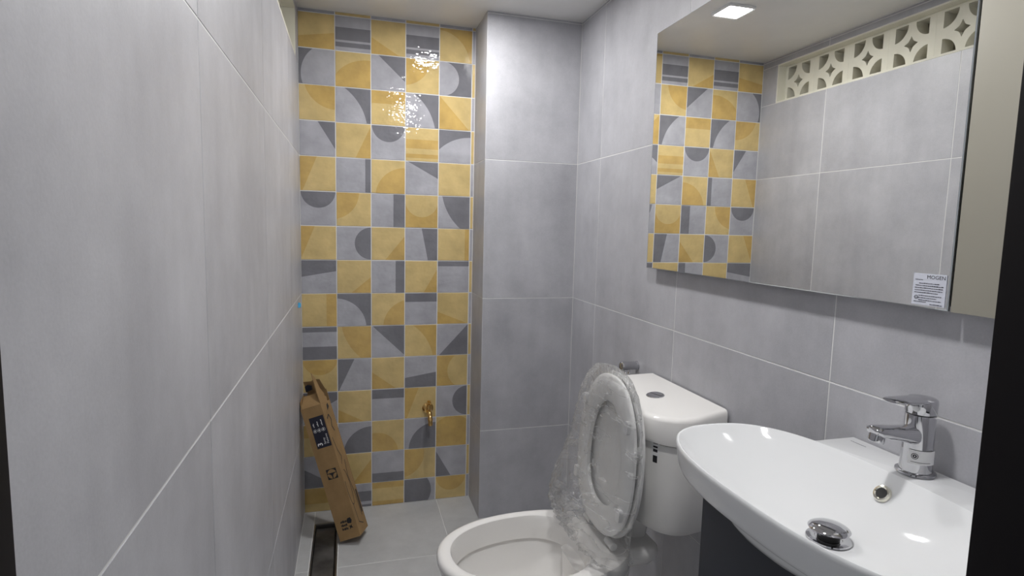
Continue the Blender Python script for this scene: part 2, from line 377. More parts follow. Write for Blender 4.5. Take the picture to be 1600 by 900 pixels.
# each row lists its five tiles; an entry is a list of shapes (in tile units, up = v)
PAT = {
 1: [[p_((0,0),(1,0),(1,.5),(0,.33))], BANDS, [p_((0,0),(.88,0),(0,.5))], BANDS, [L_, d_(-.05,-.05,.98,64)]],
 2: [[L_, d_(.95,.3,.88,64)], [d_(.9,-.3,1.1,64)], [p_((.2,1),(1,.28),(1,1))], [d_(-.1,1.05,.84,64)], [L_, d_(.1,.5,.5,48)]],
 3: [[d_(1,1.2,.86,64)], [L_, ARC], [rect(0,1,.62,1)], [L_, ARC], [p_((0,0),(.95,0),(0,1))]],
 4: [[p_((.5,1),(1,.2),(1,1))], [p_((.55,0),(1,0),(1,.95))], [d_(.5,1,.48,48)], [rect(0,1,.38,.65), rect(0,1,.1,.22)], [L_, d_(1,-.6,1.4,96)]],
 5: [[p_((0,0),(.07,0),(.48,1),(0,1))], [rect(.83,1,0,1)], [d_(1,-.1,.88,64)], [p_((.05,1),(1,.5),(1,1))], []],
 6: [[d_(.5,1,.48,48)], [d_(-.15,1,.8,64)], [rect(.65,1,0,1)], [L_, d_(.5,.83,.5,48)], [SC]],
 7: [[p_((0,.05),(.4,1),(0,1))], [d_(1,.5,.48,48)], [p_((.4,0),(1,0),(1,.75))], [p_((.5,1),(.7,0),(1,0),(1,1))], [rect(.85,1,0,1)]],
 8: [[p_((0,.5),(1,.67),(1,1),(0,1))], [p_((.4,0),(1,0),(1,.5))], [rect(.72,1,0,1)], [p_((.57,0),(1,0),(1,.75))], [rect(0,1,.83,1)]],
 9: [[rect(.7,1,0,1)], [L_, d_(-.05,-.05,.9,64)], [d_(1.2,-.05,.85,64)], [rect(0,1,.72,1)], [p_((0,0),(1,0),(0,.4))]],
 10: [[rect(0,1,.84,1), rect(0,1,0,.4)], [SC], [p_((.02,1),(1,.05),(1,1))], [L_, ARC], [p_((.07,0),(1,0),(1,1))]],
 11: [[d_(.5,1.03,.5,48)], [p_((0,0),(.03,0),(.5,1),(0,1))], [p_((0,0),(.75,0),(0,.55))], [p_((0,0),(1,0),(1,.48),(0,.32))], [L_, d_(.95,.5,.6,48)]],
 12: [[p_((0,.2),(1,.75),(1,1),(0,1))], [p_((0,0),(.8,0),(0,.42))], [rect(0,1,.7,1)], [p_((0,0),(.07,0),(.45,1),(0,1))], [d_(1,.5,.48,48)]],
 13: [[rect(0,1,.6,1)], [d_(1,0,.84,64)], [d_(.15,-.05,.66,64)], [d_(1,-.02,.86,64)], [d_(.55,.3,.72,64)]],
 14: [[p_((0,0),(1,0),(0,.6))], [p_((.4,0),(1,0),(1,.8))], [rect(0,1,0,.3)], [d_(-.15,.85,.78,64)], [p_((0,0),(.5,0),(0,.85))]],
 15: [[rect(0,1,.5,1)], [rect(0,1,.42,.75), rect(0,1,.2,.32)], [rect(0,1,.8,1), rect(0,1,.1,.38)], [d_(.2,.6,.66,64)], [d_(.5,1,.48,48)]],
}
def pattern_tile(x0, x1, z0, z1, yellow, shapes, vmin=0.0):
    wa, wb_ = x1-x0-0.0036, z1-z0-0.0036
    light, dark = (LY, DY) if yellow else (LG, DG)
    inv = bool(shapes) and shapes[0] == L_; sh = shapes[1:] if inv else shapes
    base, prt = (dark, light) if inv else (light, dark)
    c = 0.0012; rings = []
    for h, i in ((0.008, 0), (c, 0), (0.0003, c*0.4), (0, c)):
        rings.append([(a, h, b) for a, b in ((-wa/2+i, -wb_/2+i), (wa/2-i, -wb_/2+i), (wa/2-i, wb_/2-i), (-wa/2+i, wb_/2-i))])
    V, Fc = loft(rings); mi = [0]*len(Fc)
    e = 0.013
    for s in sh:
        q = clip01(s, 1-e, max(vmin, 0)+e, 1-e); q = [(max(e, a), b) for a, b in q]
        if len(q) < 3: continue
        n = len(V)
        V += [Vector((-P/2 + a*P + (P-(x1-x0))/2 if False else (x0 + a*P) - (x0+x1)/2, -0.00018, (z1 - P + b*P) - (z0+z1)/2)) for a, b in q]
        Fc.append(tuple(range(n, n+len(q)))); mi.append(1)
    me = bpy.data.meshes.new('tile'); me.from_pydata([tuple(v) for v in V], [], Fc); me.materials.append(base); me.materials.append(prt)
    me.polygons.foreach_set('material_index', mi)
    bm = bmesh.new(); bm.from_mesh(me); bmesh.ops.recalc_face_normals(bm, faces=[f for f in bm.faces if f.material_index == 0])
    for f in bm.faces:
        f.normal_update()
        if f.material_index == 1 and f.normal.y > 0: f.normal_flip()
    bm.to_mesh(me); bm.free()
    o = link('tile', me, wb); o.location = ((x0+x1)/2, D + random.uniform(-.0003, .0003), (z0+z1)/2)
    o.rotation_euler = (random.gauss(0, .003), 0, random.gauss(0, .003)); return o
ztop = ZJ[3]
for rnum in range(1, 16):
    z1 = ztop - (rnum-1)*P - (.004 if rnum == 1 else 0); z0 = max(ztop - rnum*P, 0.0)
    for c in range(5):
        pattern_tile(c*P, (c+1)*P, z0, z1, (rnum+c) % 2 == 1, PAT[rnum][c], (P-(z1-z0))/P)
    pattern_tile(5*P, XC, z0, z1, rnum % 2 == 0, [], 0)
for c in range(6):
    pattern_tile(c*P, min((c+1)*P, XC), ztop-.004, H+0.001, c % 2 == 1, [], 0)

# ---------------------------------------------------------------- breeze-block vent
XB = -0.048
vent = struct('window_1', join(box(-0.118, -0.0005, VY0-0.006, VY1+0.006, VZ0-0.008, VZ0), box(-0.118, -0.0005, VY0-0.006, VY1+0.006, VZ1, VZ1+0.006),
              box(-0.118, -0.0005, VY1, VY1+0.006, VZ0, VZ1), box(-0.118, -0.0005, VY0-0.006, VY0, VZ0, VZ1)), CREAM, 'cream ventilation opening filled with pierced blocks')
def breeze_shape(s=0.2, h=0.177):
    """the same block as clean outlines: plate minus holes, made by filling between outline loops"""
    bm = bmesh.new(); loops = []
    yh, zh = s/2-0.0001, h/2
    def arc(cx, cy, r, a0, a1, n=10): return [(cx + r*math.cos(a0+(a1-a0)*i/n), cy + r*math.sin(a0+(a1-a0)*i/n)) for i in range(n+1)]
    loops.append([(-1, -1), (1, -1), (1, 1), (-1, 1)])
    for sx in (-1, 1):
        for sy in (-1, 1):
            # petal: corner at (.74,.88), inner side an arc
            pts = [(0.72, 0.90), (0.16, 0.90)] + [(0.72 - 0.56*math.cos(t), 0.90 - 0.68*math.sin(t)) for t in [pi/2*i/9 for i in range(1, 9)]] + [(0.72, 0.22)]
            loops.append([(a*sx, b*sy) for a, b in pts])
    dm = []
    for k in range(4):
        a0 = k*pi/2; b0 = a0 + pi/2
        A = Vector((math.cos(a0)*0.30, math.sin(a0)*0.36)); B = Vector((math.cos(b0)*0.30, math.sin(b0)*0.36))
        for i in range(6):
            t = i/6; q = A.lerp(B, t) * (1 - 0.28*math.sin(pi*t)); dm.append((q.x, q.y))
    loops.append(dm)
    edges = []
    for lp in loops:
        vs = [bm.verts.new((0, a*yh, b*zh)) for a, b in lp]
        edges += [bm.edges.new((vs[i-1], vs[i])) for i in range(len(vs))]
    bmesh.ops.triangle_fill(bm, edges=edges, use_beauty=True)
    bmesh.ops.recalc_face_normals(bm, faces=bm.faces)
    ex = bmesh.ops.extrude_face_region(bm, geom=list(bm.faces))
    bmesh.ops.translate(bm, verts=[e for e in ex['geom'] if isinstance(e, bmesh.types.BMVert)], vec=(-0.06, 0, 0))
    bmesh.ops.recalc_face_normals(bm, faces=bm.faces)
    me = bpy.data.meshes.new('breeze_block'); bm.to_mesh(me); bm.free(); me.materials.append(CREAM); return me
BM = breeze_shape()
for k in range(7):
    yc = 2.456 - 0.2*k
    b = link('breeze_block', BM, vent); b.location = (XB, yc, (VZ0+VZ1)/2)
ob('dim_outdoors_sheet', box(-0.135, -0.121, VY0-0.1, VY1+0.1, VZ0-0.1, VZ1+0.03), DIMBACK, vent, 0)  # added sheet, coloured as the dim outdoors seen through the blocks

# ---------------------------------------------------------------- ceiling lamps
def lamp(x, y, label):
    t = thing('ceiling_light', label, 'light', (x, y, H), 'square ceiling lights')
    ob('frame', loft([[(x+a*s, y+b*s, H-h) for a, b in rrect(-1, 1, -1, 1, .12)] for s, h in ((.064, -.0), (.064, .008), (.060, .011), (.053, .010), (.053, .002))], True, True), WHITEP, t)
    ob('diffuser', loft([[(x+a*s, y+b*s, H-h) for a, b in rrect(-1, 1, -1, 1, .1)] for s, h in ((.052, .004), (.052, .010))]), LAMPM, t)
lamp(0.612, 2.092, 'small square ceiling light near the patterned wall')
lamp(0.612, 0.800, 'small square ceiling light over the basin end')

# ---------------------------------------------------------------- wall mirror
mx, my0, my1, mz0, mz1 = 1.1602, 0.7055, 1.712, 1.2035, 1.955
mir = thing('wall_mirror', 'large frameless rectangular mirror above the washbasin', 'mirror', (W-0.002, 1.2, mz0))
c = 0.0045
def yz(x, i): return [(x, my0+i*0.4, mz0+i*0.4), (x, my1-i, mz0+i*0.4), (x, my1-i, mz1-i*0.4), (x, my0+i*0.4, mz1-i*0.4)]
ob('glass', ([Vector(p) for p in yz(mx, c)], [(0, 1, 2, 3)]), MIRR, mir, 0)
ob('bevelled_edge', loft([yz(mx+0.0001, c), yz(mx+0.0012, 0), yz(mx+0.005, 0)], False, True), GLEDGE, mir, 0)
ob('backing', box(mx+0.005, W-0.0008, my0+0.01, my1-0.014, mz0+0.006, mz1-0.01, 0.001), plain('mirror_backing', (0.16, 0.155, 0.15), 0.7), mir)
ob('side_panel', box(mx+0.0008, W-0.0008, 0.400, my0-0.004, mz0-0.001, mz1, 0.0012), BEIGE, mir)['label'] = 'plain beige panel'
# sticker in the corner of the glass
st = ob('sticker', box(mx-0.0012, mx-0.0004, 0.7105, 0.7685, 1.2085, 1.2625), PAPER, mir, 0)
st['label'] = 'printed paper sticker'
so, e1, e2 = Vector((mx-0.0015, 0.7685, 1.2085)), Vector((0, -1, 0)), Vector((0, 0, 1))
ob('lettering', place(text_geo('MOGEN', 0.0090), so+e1*0.0240+e2*0.0455, e1, e2), INK, st, 0)
rnd = random.Random(3); lines = []
for k, (b, a0, a1) in enumerate(((.0425, .004, .018), (.0365, .011, .047), (.0325, .005, .054), (.0285, .004, .054), (.0245, .004, .053), (.0205, .004, .046),
                                (.0155, .012, .052), (.0115, .004, .044), (.0075, .012, .052), (.0045, .004, .026), (.0015, .033, .054))):
    a = a0
    while a < a1:
        w = rnd.uniform(.0012, .0045); lines.append(flat_poly(rect(a, min(a+w, a1), b, b+rnd.uniform(.0011, .0017)), so, e1, e2)); a += w + .0006
ob('small_print', join(*lines), GREYI, st, 0)
ob('emblem', ([so + e1*(.008 + r*math.cos(2*pi*i/24)) + e2*(.0125 + r*math.sin(2*pi*i/24)) for i in range(24) for r in (.0025, .0034)], [(2*i, 2*i+1, (2*i+3) % 48, (2*i+2) % 48) for i in range(24)]), INK, st, 0)

# ---------------------------------------------------------------- washbasin
BY, BX = 0.718, 0.940
def bring(a_f, a_b, b, z, n=2.6, dx=0.0, N=96):
    out = []
    for i in range(N):
        t = 2*pi*i/N; cc, s = math.cos(t), math.sin(t)
        a = a_b if cc > 0 else a_f
        out.append(Vector((BX + dx + math.copysign(abs(cc)**(2/n), cc)*a, BY + math.copysign(abs(s)**(2/n), s)*b, z)))
    return out
AF, AB, BB = 0.158, 0.164, 0.298
def sc(s, z, n=2.6, dx=0): return bring(AF*s, AB*s, BB*s, z, n, dx)
hull = [bring(.05, .05, .06, .811), bring(.085, .08, .11, .8135), bring(.102, .095, .132, .820), bring(.110, .104, .147, .830), bring(.114, .108, .154, .8375), bring(.1155, .112, .158, .8425),
        sc(.925, .8655), sc(.955, .870), sc(.972, .878), sc(.988, .898), sc(.998, .912), sc(1.0, .9165), sc(.996, .9200), sc(.988, .9218), sc(.978, .9218),
        sc(.970, .9200)]
for i in range(1, 27):       # the bowl as one smooth hollow, deepest at the waste
    s_ = .970*(1-i/27.0)**0.9
    hull.append(sc(s_, .8245 + (.9185-.8245)*(s_/.970)**2.5, 2.05 + .55*(s_/.97), .026*(1-s_/.97)))
lx = []
for i in range(13):
    y = 0.551 + (0.886-0.551)*i/12; d = abs(y-BY)/BB
    lx.append((BX + AB*0.985*(1-d**2.6)**(1/2.6), y))
ledge_poly = lx + [(W-0.003, 0.886), (W-0.003, 0.551)]
def inset(poly, k):
    cx = sum(a for a, b in poly)/len(poly); cy = sum(b for a, b in poly)/len(poly)
    return [(a if a < 1.12 else min(a, W-0.003-k), b - k*math.copysign(1, b-cy)*(1 if abs(b-cy) > .1 else 0)) for a, b in poly]
ledge = loft([[(a, b, z) for a, b in inset(ledge_poly, k)] for z, k in ((.868, .004), (.874, 0), (.9185, 0), (.9205, .0012), (.9212, .003))])
basin = tag(ob('washbasin', join(loft(hull), ledge), CERAM, None, 40), 'white oval ceramic washbasin with flat tap ledge on dark cabinet', 'washbasin')
# overflow and waste
na = Vector((-0.815, 0, 0.578)).normalized(); oc = Vector((1.0790, 0.722, 0.889))
ovf = ob('overflow_ring', lathe(oc-na*.004, na, [(0, .0148), (.006, .0148), (.0085, .0134), (.009, .0112), (.0075, .0094), (.003, .0090)], 32, cap1=False), plain('polished_nickel', (.8, .78, .68), .12, 1.0), basin)
ob('overflow_shade', lathe(oc-na*.004, na, [(0, .0091), (.0072, .0091)], 24), CHROMESHADE, ovf)  # dark plug painted as the shade inside the overflow
wx, wy = 0.966, 0.716
was = ob('waste_flange', lathe((wx, wy, .8255), (0, 0, 1), [(0, .033), (.002, .0345), (.0040, .0335), (.0046, .030), (.0035, .021), (.002, .020)], 40), CHROME, basin)
ob('waste_stem', lathe((wx, wy, .828), (0, 0, 1), [(0, .017), (.012, .017), (.015, .018)], 28), CHROMESHADE, was)
ob('waste_cap', lathe((wx, wy, .8405), (0, 0, 1), [(0, .019), (.0015, .026), (.003, .0305), (.0046, .0320), (.0062, .0308), (.0095, .025), (.0122, .015), (.013, .004)], 44), CHROME, was)
# faint maker's print on the ledge
ink = []
a = 0.0
for k in range(9):
    w = rnd.uniform(.002, .004); ink.append(flat_poly(rect(a, a+w, 0, .0022), (1.160, .868-.0, .92135), (0, -1, 0), (1, 0, 0))); a += w+.001
ob('print', join(*ink), GREYI, basin, 0)

# vanity cabinet below
cab = thing('vanity_cabinet', 'dark charcoal wall-hung cabinet under the white washbasin', 'cabinet', (1.03, 0.66, 0.35))
CX0, CY0, CY1, CZ0, CZ1 = 0.875, 0.405, 0.929, 0.35, 0.8560
ob('body', join(box(CX0+.019, W-.0008, CY0, CY0+.016, CZ0, CZ1), box(CX0+.019, W-.0008, CY1-.016, CY1, CZ0, CZ1), box(CX0+.019, W-.0008, CY0+.016, CY1-.016, CZ0, CZ0+.016),
                box(W-.017, W-.0008, CY0+.016, CY1-.016, CZ0+.016, CZ1)), NAVYC, cab, 0)
def door_poly(a0, a1):
    """door outline in (y, z): the upper edge is cut away round the bowl"""
    top = [(a1 + (a0-a1)*i/24) for i in range(25)]
    return [(a0, CZ0), (a1, CZ0)] + [(y, CZ1 - .049*(max(0, 1 - (abs(y-BY)/.20)**3))**.5) for y in top]
for a0_, a1_ in ((CY0, (CY0+CY1)/2-.0015), ((CY0+CY1)/2+.0015, CY1)):
    ob('door', prism(door_poly(a0_, a1_), (CX0, 0, 0), (0, 1, 0), (0, 0, 1), (1, 0, 0), .018), NAVYC, cab, 0)

# ---------------------------------------------------------------- basin tap
TX, TY, TZ = 1.144, 0.720, 0.9216
tap = thing('basin_tap', 'chrome single-lever mixer tap on the washbasin ledge', 'tap', (TX, TY, TZ))
ob('base_flange', lathe((TX, TY, TZ), (0, 0, 1), [(0, .0295), (.002, .0305), (.0045, .0300), (.006, .0275), (.0065, .022)], 48), CHROME, tap)
bd = ob('body', lathe((TX, TY, TZ), (0, 0, 1), [(.0055, .0248), (.02, .0238), (.055, .0228), (.098, .0226), (.1035, .0226), (.1042, .0218)], 48), CHROME, tap)
ob('collar', lathe((TX, TY, TZ), (0, 0, 1), [(.1035, .0215), (.1065, .0215)], 40), CHROMESHADE, tap)
hd = ob('lever', join(lathe((TX, TY, TZ), (0, 0, 1), [(.1062, .0226), (.107, .0232), (.1255, .0236), (.1305, .0228), (.133, .019), (.134, .010)], 48),
     loft([[Vector((TX + x_, TY + hw_*math.cos(2*pi*i/20), z_ + th*math.sin(2*pi*i/20))) for i in range(20)] for x_, hw_, z_, th in
           ((.010, .0205, TZ+.1270, .0060), (-.010, .0212, TZ+.1280, .0064), (-.03, .0200, TZ+.1295, .0058), (-.05, .0182, TZ+.1305, .0048), (-.066, .0160, TZ+.1312, .0042), (-.0715, .0125, TZ+.1315, .0026))])), CHROME, tap, 40)
ob('indicator', lathe((TX-.0215, TY-.0085, TZ+.1165), (-.93, -.37, 0), [(0, .0052), (.0022, .0048), (.003, .003)], 20), WHITEP, hd)
sp = ob('spout', loft([[Vector((TX + x_, TY + hw_*math.copysign(abs(math.cos(2*pi*i/28))**.75, math.cos(2*pi*i/28)), z_ + th*math.copysign(abs(math.sin(2*pi*i/28))**.75, math.sin(2*pi*i/28)))) for i in range(28)] for x_, hw_, z_, th in
           ((-.004, .0175, TZ+.067, .0185), (-.022, .0172, TZ+.0695, .0155), (-.040, .0165, TZ+.0725, .0130), (-.070, .0158, TZ+.0770, .0110), (-.092, .0152, TZ+.0802, .0092), (-.100, .0135, TZ+.0822, .0060), (-.1025, .010, TZ+.083, .003))]), CHROME, tap, 40)
ad_ = Vector((-.28, 0, -.96)).normalized(); ac = Vector((TX-.0885, TY, TZ+.078))
ob('aerator', lathe(ac, ad_, [(0, .0125), (.014, .0125), (.0165, .0118), (.0168, .010), (.012, .0095)], 28), CHROME, sp)
# sticker wrapped on the body (the square code on it is left blank)
def wrap(a0, a1, z0, z1, r=.0251, n=10):
    V = []; Fc = []
    for i in range(n+1):
        t = a0 + (a1-a0)*i/n
        for z in (z0, z1): V.append(Vector((TX + r*math.cos(t), TY + r*math.sin(t), TZ + z)))
    Fc = [(2*i, 2*i+2, 2*i+3, 2*i+1) for i in range(n)]; return V, Fc
A0 = math.radians(188); A1 = math.radians(292)
stk = ob('label_sticker', wrap(A0, A1, .022, .046), WHITEI, bd); stk['label'] = 'white paper sticker'
def ringwrap(ac_, zc, r0_, r1_, n=24):
    V = []; rr = .0253
    for i in range(n):
        for q in (r0_, r1_):
            t = ac_ + q*math.cos(2*pi*i/n)/rr; V.append(Vector((TX + rr*math.cos(t), TY + rr*math.sin(t), TZ + zc + q*math.sin(2*pi*i/n))))
    return V, [(2*i, 2*i+1, (2*i+3) % (2*n), (2*i+2) % (2*n)) for i in range(n)]
ob('emblem', join(ringwrap(math.radians(212), .036, .0042, .0052), ringwrap(math.radians(212), .036, .0012, .0030), wrap(math.radians(200), math.radians(268), .0255, .0263, .0253)), INK, stk, 0)

# ---------------------------------------------------------------- toilet
YC = 1.482
tl = thing('toilet', 'white close-coupled toilet with raised seat beside the washbasin', 'toilet', (0.80, YC, 0.0))
def rg(xf, xm, xb, hw, z, n=2.2): return [Vector((a, b, z)) for a, b in egg(xf, xm, xb, hw, YC, n)]
bowl = loft([rg(.60, .78, .98, .105, .0), rg(.595, .78, .98, .108, .03), rg(.60, .78, .97, .100, .08), rg(.575, .78, .96, .106, .16), rg(.525, .77, .96, .134, .25), rg(.475, .755, .97, .170, .32),
   rg(.446, .745, 1.0, .191, .37), rg(.437, .74, .998, .1965, .395), rg(.436, .74, .998, .197, .408), rg(.440, .74, .995, .194, .4165), rg(.448, .74, .988, .187, .4205),
   rg(.466, .735, .90, .172, .4205), rg(.474, .73, .878, .165, .4165), rg(.478, .725, .868, .161, .405), rg(.482, .72, .862, .158, .370), rg(.486, .72, .858, .155, .348),
   rg(.470, .72, .870, .166, .345), rg(.478, .72, .862, .160, .33), rg(.52, .72, .83, .130, .27), rg(.58, .72, .80, .09, .20), rg(.63, .72, .78, .06, .165), rg(.66, .72, .76, .03, .16)])
deck = loft([[(a, b, z) for a, b in rrect(.86+k, 1.072-k, YC-.105+k, YC+.105-k, .035)] for z, k in ((.345, .045), (.365, .014), (.385, .003), (.40, .0), (.412, .002), (.419, .008), (.4215, .018))])
back = loft([[(a, b, z) for a, b in rrect(.82, 1.0, YC-w_, YC+w_, .03)] for z, w_ in ((.0, .09), (.15, .07), (.30, .062), (.36, .075))])
ob('bowl', join(bowl, deck, back), CERAMW, tl, 40)
def dplan(xf, hw, hb, z, cy=YC, xb=W-.006, N=26):
    """tank plan: straight back against the wall (half width hb), bulging to hw, rounded front"""
    out = [(xb, cy-hb), ]
    for i in range(N+1):
        t = -pi/2 + pi*i/N
        cc, s = math.cos(t), math.sin(t)
        out.append((1.085 - (1.085-xf)*abs(cc)**(2/2.5), cy + hw*math.copysign(abs(s)**(2/2.5), s)))
    out.append((xb, cy+hb))
    return [Vector((a, b, z)) for a, b in out]
tank = ob('tank', loft([dplan(1.01, .170, .165, .497), dplan(.985, .195, .180, .504), dplan(.978, .203, .186, .520), dplan(.970, .214, .194, .64), dplan(.966, .219, .199, .758)]), CERAMW, tl, 40)
ob('tank_neck', loft([[(a, b, z) for a, b in rrect(1.0, 1.06, YC-w_, YC+w_, .025)] for z, w_ in ((.415, .042), (.50, .06))]), CERAMW, tank)
def lidr(xf, hw, hb, z, sl):
    return [Vector((p.x, p.y, z - sl*max(0, (1.17-p.x))/(.21))) for p in dplan(xf, hw, hb, 0)]
tlid = ob('tank_lid', loft([lidr(.972, .215, .195, .7605, 0), lidr(.958, .228, .204, .763, 0), lidr(.955, .230, .206, .772, 0), lidr(.955, .230, .206, .836, .014), lidr(.958, .227, .204, .844, .016), lidr(.966, .220, .200, .8495, .018), lidr(.976, .211, .194, .8510, .0185),
      ]), CERAMW, tl, 40)
bz = .8425
fb = ob('flush_button', lathe((1.074, 1.466, bz), (-.085, 0, 1), [(-.001, .0265), (.0015, .0265), (.003, .0250), (.0036, .0225), (.0022, .0218)], 40), CHROME, tlid)
ob('button_half', prism([(0.0205*math.cos(pi*i/14+.08*0), 0.0205*math.sin(pi*i/14)+.0006) for i in range(15)], (1.074, 1.466, bz+.002), (.3, -1, 0), (1, .3, .085), (-.085, 0, 1), .0022), CHROME, fb)
ob('button_half', prism([(0.0205*math.cos(pi+pi*i/14), 0.0205*math.sin(pi+pi*i/14)-.0006) for i in range(15)], (1.074, 1.466, bz+.002), (.3, -1, 0), (1, .3, .085), (-.085, 0, 1), .0016), CHROME, fb)

# seat and cover stand upright: plane coordinates a = y, b = up the plane, h = out towards -x
SO = Vector((0.922, YC, 0.437)); SU = Vector((0.036, 0, 0.474)).normalized(); SN = Vector((-SU.z, 0, SU.x))
def sp3(a, b, h): return SO + Vector((0, 1, 0))*a + SU*b + SN*h
def segg(b0, b1, hw, h, N=64, n=2.25, bm_=.215):
    out = []
    for i in range(N):
        t = 2*pi*i/N; cc, s = math.cos(t), math.sin(t)
        q = (b1-bm_) if cc > 0 else (bm_-b0)
        out.append(sp3(math.copysign(abs(s)**(2/n), s)*hw, bm_ + math.copysign(abs(cc)**(2/n), cc)*q, h))
    return out
ob('cover', loft([segg(.012, .466, .178, -.017), segg(.004, .474, .186, -.013), segg(.002, .477, .189, -.004), segg(.004, .474, .186, .001), segg(.016, .460, .173, .001), segg(.02, .455, .168, -.004)]), PLAST, tl, 40)
ring = [segg(.012, .464, .177, .006), segg(.008, .469, .182, .009), segg(.008, .469, .182, .016), segg(.014, .461, .175, .022), segg(.03, .444, .158, .025),
        segg(.075, .402, .118, .0235), segg(.085, .392, .108, .018), segg(.088, .389, .105, .010), segg(.085, .392, .108, .006)]
seat = ob('seat', loft(ring + [ring[0]], False, False), PLAST, tl, 40)
for a, b in ((-.14, .36), (.14, .36), (-.15, .12), (.15, .12)):
    ob('bumper', prism(rrect(-.011, .011, -.017, .017, .006), sp3(a, b, .022), (0, 1, 0), SU, SN, .011), WHITEI, seat)
for a in (-.075, .075):
    ob('hinge', lathe(sp3(a-.022, -.002, .002), (0, 1, 0), [(0, .010), (.001, .0112), (.043, .0112), (.044, .010)], 24), PLAST, tl)
# black-and-white sticker on the tank front
def tank_pt(t, z, o):
    def q(t_):
        cc, s_ = math.cos(t_), math.sin(t_)
        k = (z-.52)/(.758-.52); xf_ = .978 + (.966-.978)*k; hw_ = .203 + (.219-.203)*k
        return Vector((1.085 - (1.085-xf_)*abs(cc)**.8, YC + hw_*math.copysign(abs(s_)**.8, s_), z))
    a = q(t); d = (q(t+.01)-q(t-.01)).normalized(); n_ = Vector((-abs(d.y), d.x if d.y > 0 else -d.x, 0))
    return a + n_*o
def tank_patch(t0, t1_, z0, z1, o, n=6):
    V = [tank_pt(t0 + (t1_-t0)*i/n, z, o) for i in range(n+1) for z in (z0, z1)]
    return V, [(2*i, 2*i+2, 2*i+3, 2*i+1) for i in range(n)]
ts = ob('tank_sticker', tank_patch(-.86, -.70, .695, .778, .0007), WHITEP, tank, 0); ts['label'] = 'white sticker with black marks'
ob('print', join(*[tank_patch(-.83, -.74, z_, z_+h_, .0011, 3) for z_, h_ in ((.768, .004), (.758, .006), (.747, .005), (.735, .008), (.705, .020))]), INK, ts, 0)

# clear plastic film still pulled over the raised seat
rings = []
FS = [  # z, x centre, x half, y centre, y half
 (.932, .946, .004, YC, .02), (.926, .945, .012, YC, .07), (.912, .943, .020, YC, .112), (.88, .939, .028, YC, .152), (.84, .934, .033, YC, .178), (.79, .929, .036, YC, .194), (.73, .923, .041, YC, .202),
 (.67, .915, .048, YC+.002, .208), (.61, .902, .060, YC+.004, .213), (.56, .888, .073, YC+.006, .216), (.52, .880, .082, YC+.006, .212), (.485, .878, .084, YC, .200), (.455, .886, .078, YC-.012, .180), (.436, .897, .072, YC-.03, .155), (.4275, .905, .070, YC-.045, .138)]
NB, MB_ = 84, 62
def fsi(t):
    x = t*(len(FS)-1); k = min(int(x), len(FS)-2); u = x-k
    return [FS[k][i]*(1-u) + FS[k+1][i]*u for i in range(5)]
for k in range(MB_+1):
    t = k/MB_; z, xc, xh, yc, yh = fsi(t); rw = []
    for i in range(NB):
        th = 2*pi*(i + .5*(k % 2))/NB; cc, s = math.cos(th), math.sin(th)
        p = Vector((xc + math.copysign(abs(cc)**(2/2.6), cc)*xh, yc + math.copysign(abs(s)**(2/2.2), s)*yh, z))
        n1 = noise.noise(Vector((p.x*7, p.y*7, p.z*5)) + Vector((3, 1, 7)))
        f1 = p.y*20 + p.z*13 + n1*2.2                      # long slanting folds
        rd = abs((f1 % 1.0) - .5)*2; f2 = p.z*17 - p.y*9 + n1*3; r2 = abs((f2 % 1.0) - .5)*2
        r3 = noise.noise(Vector((p.x*60, p.y*60, p.z*60)))
        amp = (0.0035 + 0.014*max(0, t-.3))*min(1, t*5)
        off = amp*(rd*1.3 + r2*1.0 - 1.1 + .22*r3)
        if cc > 0.25: off = min(off*0.25, .0)
        p = p + Vector((cc, s, 0))*off + Vector((0, 0, (n1*.012 + r3*.0015 if .12 < t < .93 else 0)))
        p.x = min(p.x, .953); p.z = max(p.z, .4245); rw.append(p)
    rings.append(rw)
film_o = tag(ob('plastic_film', loft(rings, True, False), FILM, None, 9), 'crumpled clear plastic wrapping over the raised toilet seat', 'plastic film')

# ---------------------------------------------------------------- hand-spray bracket on the wall
bk = thing('spray_bracket', 'small chrome hand-spray holder on wall above the toilet tank', 'bracket', (W-.001, 1.80, .85))
ob('wall_plate', lathe((W-.0008, 1.797, .848), (-1, 0, 0), [(0, .0165), (.003, .0165), (.005, .014)], 28), CHROME, bk)
ob('barrel', lathe((W-.004, 1.797, .848), (-1, -.12, .04), [(0, .0148), (.040, .0148), (.043, .0158), (.060, .0158), (.064, .0125), (.0645, .006)], 32), CHROME, bk)
for dx in (.036, .050):
    ob('hook', tube([(W-dx, 1.790, .840), (W-dx, 1.788, .826), (W-dx-.002, 1.782, .816), (W-dx-.004, 1.774, .813)], .0042), CHROME, bk)

# ---------------------------------------------------------------- brass bib tap on the patterned wall
gx, gz = 0.560, 0.462
gt = thing('bib_tap', 'polished brass tap low on the patterned tile wall', 'tap', (gx, D-.001, gz))
ob('wall_flange', lathe((gx, D-.0006, gz), (0, -1, 0), [(0, .026), (.003, .026), (.008, .020), (.011, .013)], 32), GOLD, gt)
gb = ob('body', join(tube([(gx, D-.008, gz), (gx, D-.03, gz), (gx, D-.052, gz-.002), (gx+.001, D-.068, gz-.012), (gx+.002, D-.078, gz-.030)], [.010, .0105, .013, .0115, .0098], 20),
      lathe((gx, D-.045, gz), (0, 0, 1), [(-.012, .010), (0, .0145), (.014, .0115), (.024, .010), (.026, .012), (.031, .012), (.033, .007)], 24)), GOLD, gt, 40)
ob('nozzle', lathe((gx+.002, D-.078, gz-.026), (.02, -.12, -1), [(0, .0105), (.006, .0122), (.012, .0105), (.020, .0098), (.026, .0105), (.034, .0088), (.035, .006)], 22), GOLD, gt)
